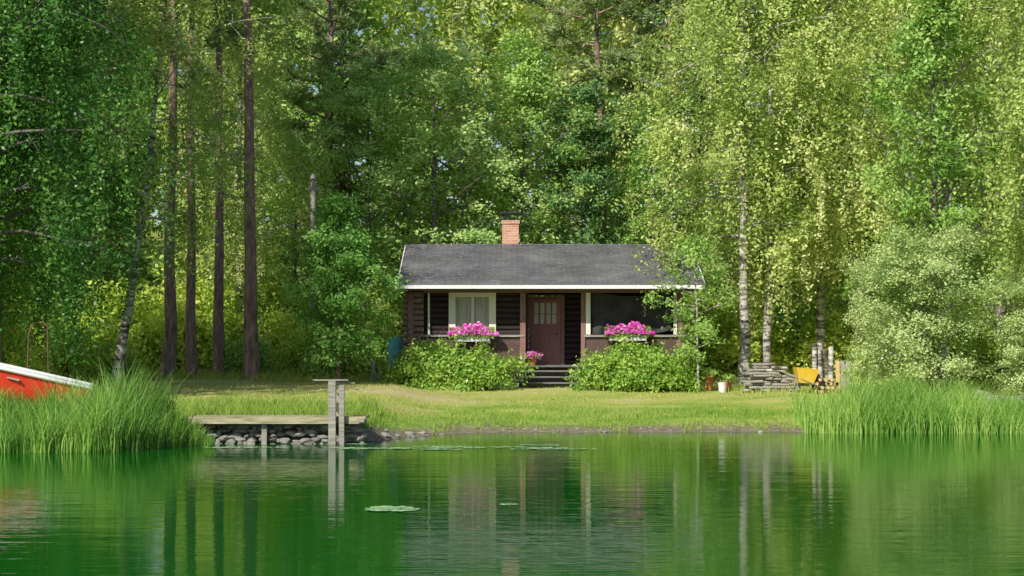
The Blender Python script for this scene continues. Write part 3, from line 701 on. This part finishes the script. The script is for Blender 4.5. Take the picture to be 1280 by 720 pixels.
# weathered woodpile
mb=MB(); rng=R0(33)
def ext(row): return 6.5+row*.03+.1*math.sin(row*1.7), 7.82-row*.05-.08*math.sin(row*2.3)
for row in range(10):
    xa_,xb_=ext(row); x=xa_
    while x<xb_:
        w=rng.uniform(.08,.28); z=.73+row*.08; yq=47+rng.uniform(-.12,.05)
        mb.tube([(x,yq,z+rng.uniform(-.02,.02)),(x+w,yq+rng.uniform(-.04,.04),z),(x+2*w,yq+rng.uniform(-.08,.08),z+rng.uniform(-.025,.025))],rng.uniform(.034,.058),6,0 if rng.rand()<.85 else 1); x+=w*2+.02
    x=xa_
    while x<xb_:
        mb.tube([(x,47.1,.73+row*.08),(x,47.5,.73+row*.08)],.045,6,0); x+=.095
obj('woodpile',mb.mesh('woodpile',[W_grey,B_birch]))
# upright birch logs and split wood
mb=MB()
for (x,yq,h,r,dx) in ((8.42,46.8,1.35,.075,.05),(8.62,46.9,1.22,.09,-.03),(8.86,46.75,1.28,.08,.06),(8.74,47.1,1.4,.075,-.08),(8.52,47.15,1.3,.065,.1)):
    z=float(hgt(x,yq)); mb.tube([(x,yq,z),(x+dx*.5,yq+.1,z+h*.5),(x+dx,yq+.2,z+h)],r,9,0); mb.tube([(x+dx,yq+.2,z+h),(x+dx,yq+.202,z+h+.004)],r*.93,9,1)
for k in range(24):
    x=8.4+rng.uniform(0,.62); z=float(hgt(x,46.5))+.06+(k//7)*.11
    mb.tube([(x,46.42+rng.uniform(-.04,.04),z),(x,46.75,z)],.05,7,0,cap=False); mb.tube([(x,46.38,z),(x,46.44,z)],.05,7,1)
for k in range(3): mb.obox((9.1+k*.14,46.9,1.1),(.055,0,.0),(0,.10,.45),(0,.015,-.004),1 if k==0 else 2)
obj('birch_log_stack',mb.mesh('birch_log_stack',[B_birch,M_endgrain,W_grey]))

mb=MB(); rng=R0(12)
def pads(cx,cy,rx,ry,n,s):
    for _ in range(n):
        a=rng.uniform(0,6.28); r=math.sqrt(rng.rand()); x=cx+rx*r*math.cos(a); y=cy+ry*r*math.sin(a); q=s*rng.uniform(.6,1.2); a0=rng.uniform(0,6.28)
        an=a0+np.linspace(.2,2*pi-.2,14); z=.006+rng.uniform(0,.006)
        v=[(x,y,z)]+[(x+q*math.cos(t),y+q*math.sin(t),z+rng.uniform(0,.004)) for t in an]
        mb.add(v,[(0,k,k+1) for k in range(1,14)],0,rng.uniform(.3,1))
pads(-1.37,19.2,.26,.30,60,.07); pads(-.06,19.75,.12,.1,10,.05)
for k in range(12): pads(rng.uniform(-3.3,1.2),rng.uniform(30.8,32.8),rng.uniform(.3,.9),.12,26,.07)
pads(-5,31.6,.9,.2,40,.07)
obj('lily_pads',mb.mesh('lily_pads',[L_lily]))

# ------------------------------------------------------------------ light, sky, camera
w=bpy.data.worlds.new("World"); scene.world=w; w.use_nodes=True; nt=w.node_tree
bg=nt.nodes['Background']; sk=nt.nodes.new('ShaderNodeTexSky'); sk.sky_type='NISHITA'; sk.sun_disc=False
EL,AZ=39,30
sk.sun_elevation=math.radians(EL); sk.sun_rotation=math.radians(180+AZ)
nt.links.new(sk.outputs[0],bg.inputs[0]); bg.inputs[1].default_value=.11
sl=bpy.data.lights.new('sun','SUN'); sl.energy=5; sl.angle=math.radians(.5); sl.color=(1,.95,.85)
so=bpy.data.objects.new('sun',sl); COL.objects.link(so)
e,a_=math.radians(EL),math.radians(AZ)
so.rotation_euler=Vector((math.sin(a_)*math.cos(e),math.cos(a_)*math.cos(e),-math.sin(e))).to_track_quat('-Z','Y').to_euler()
cd=bpy.data.cameras.new('camera'); cam=bpy.data.objects.new('camera',cd); COL.objects.link(cam); scene.camera=cam
cam.location=(0,0,1.8); cam.rotation_euler=(math.radians(90),0,0); cd.lens=59.06; cd.sensor_width=36; cd.shift_y=.0625; cd.clip_end=3000
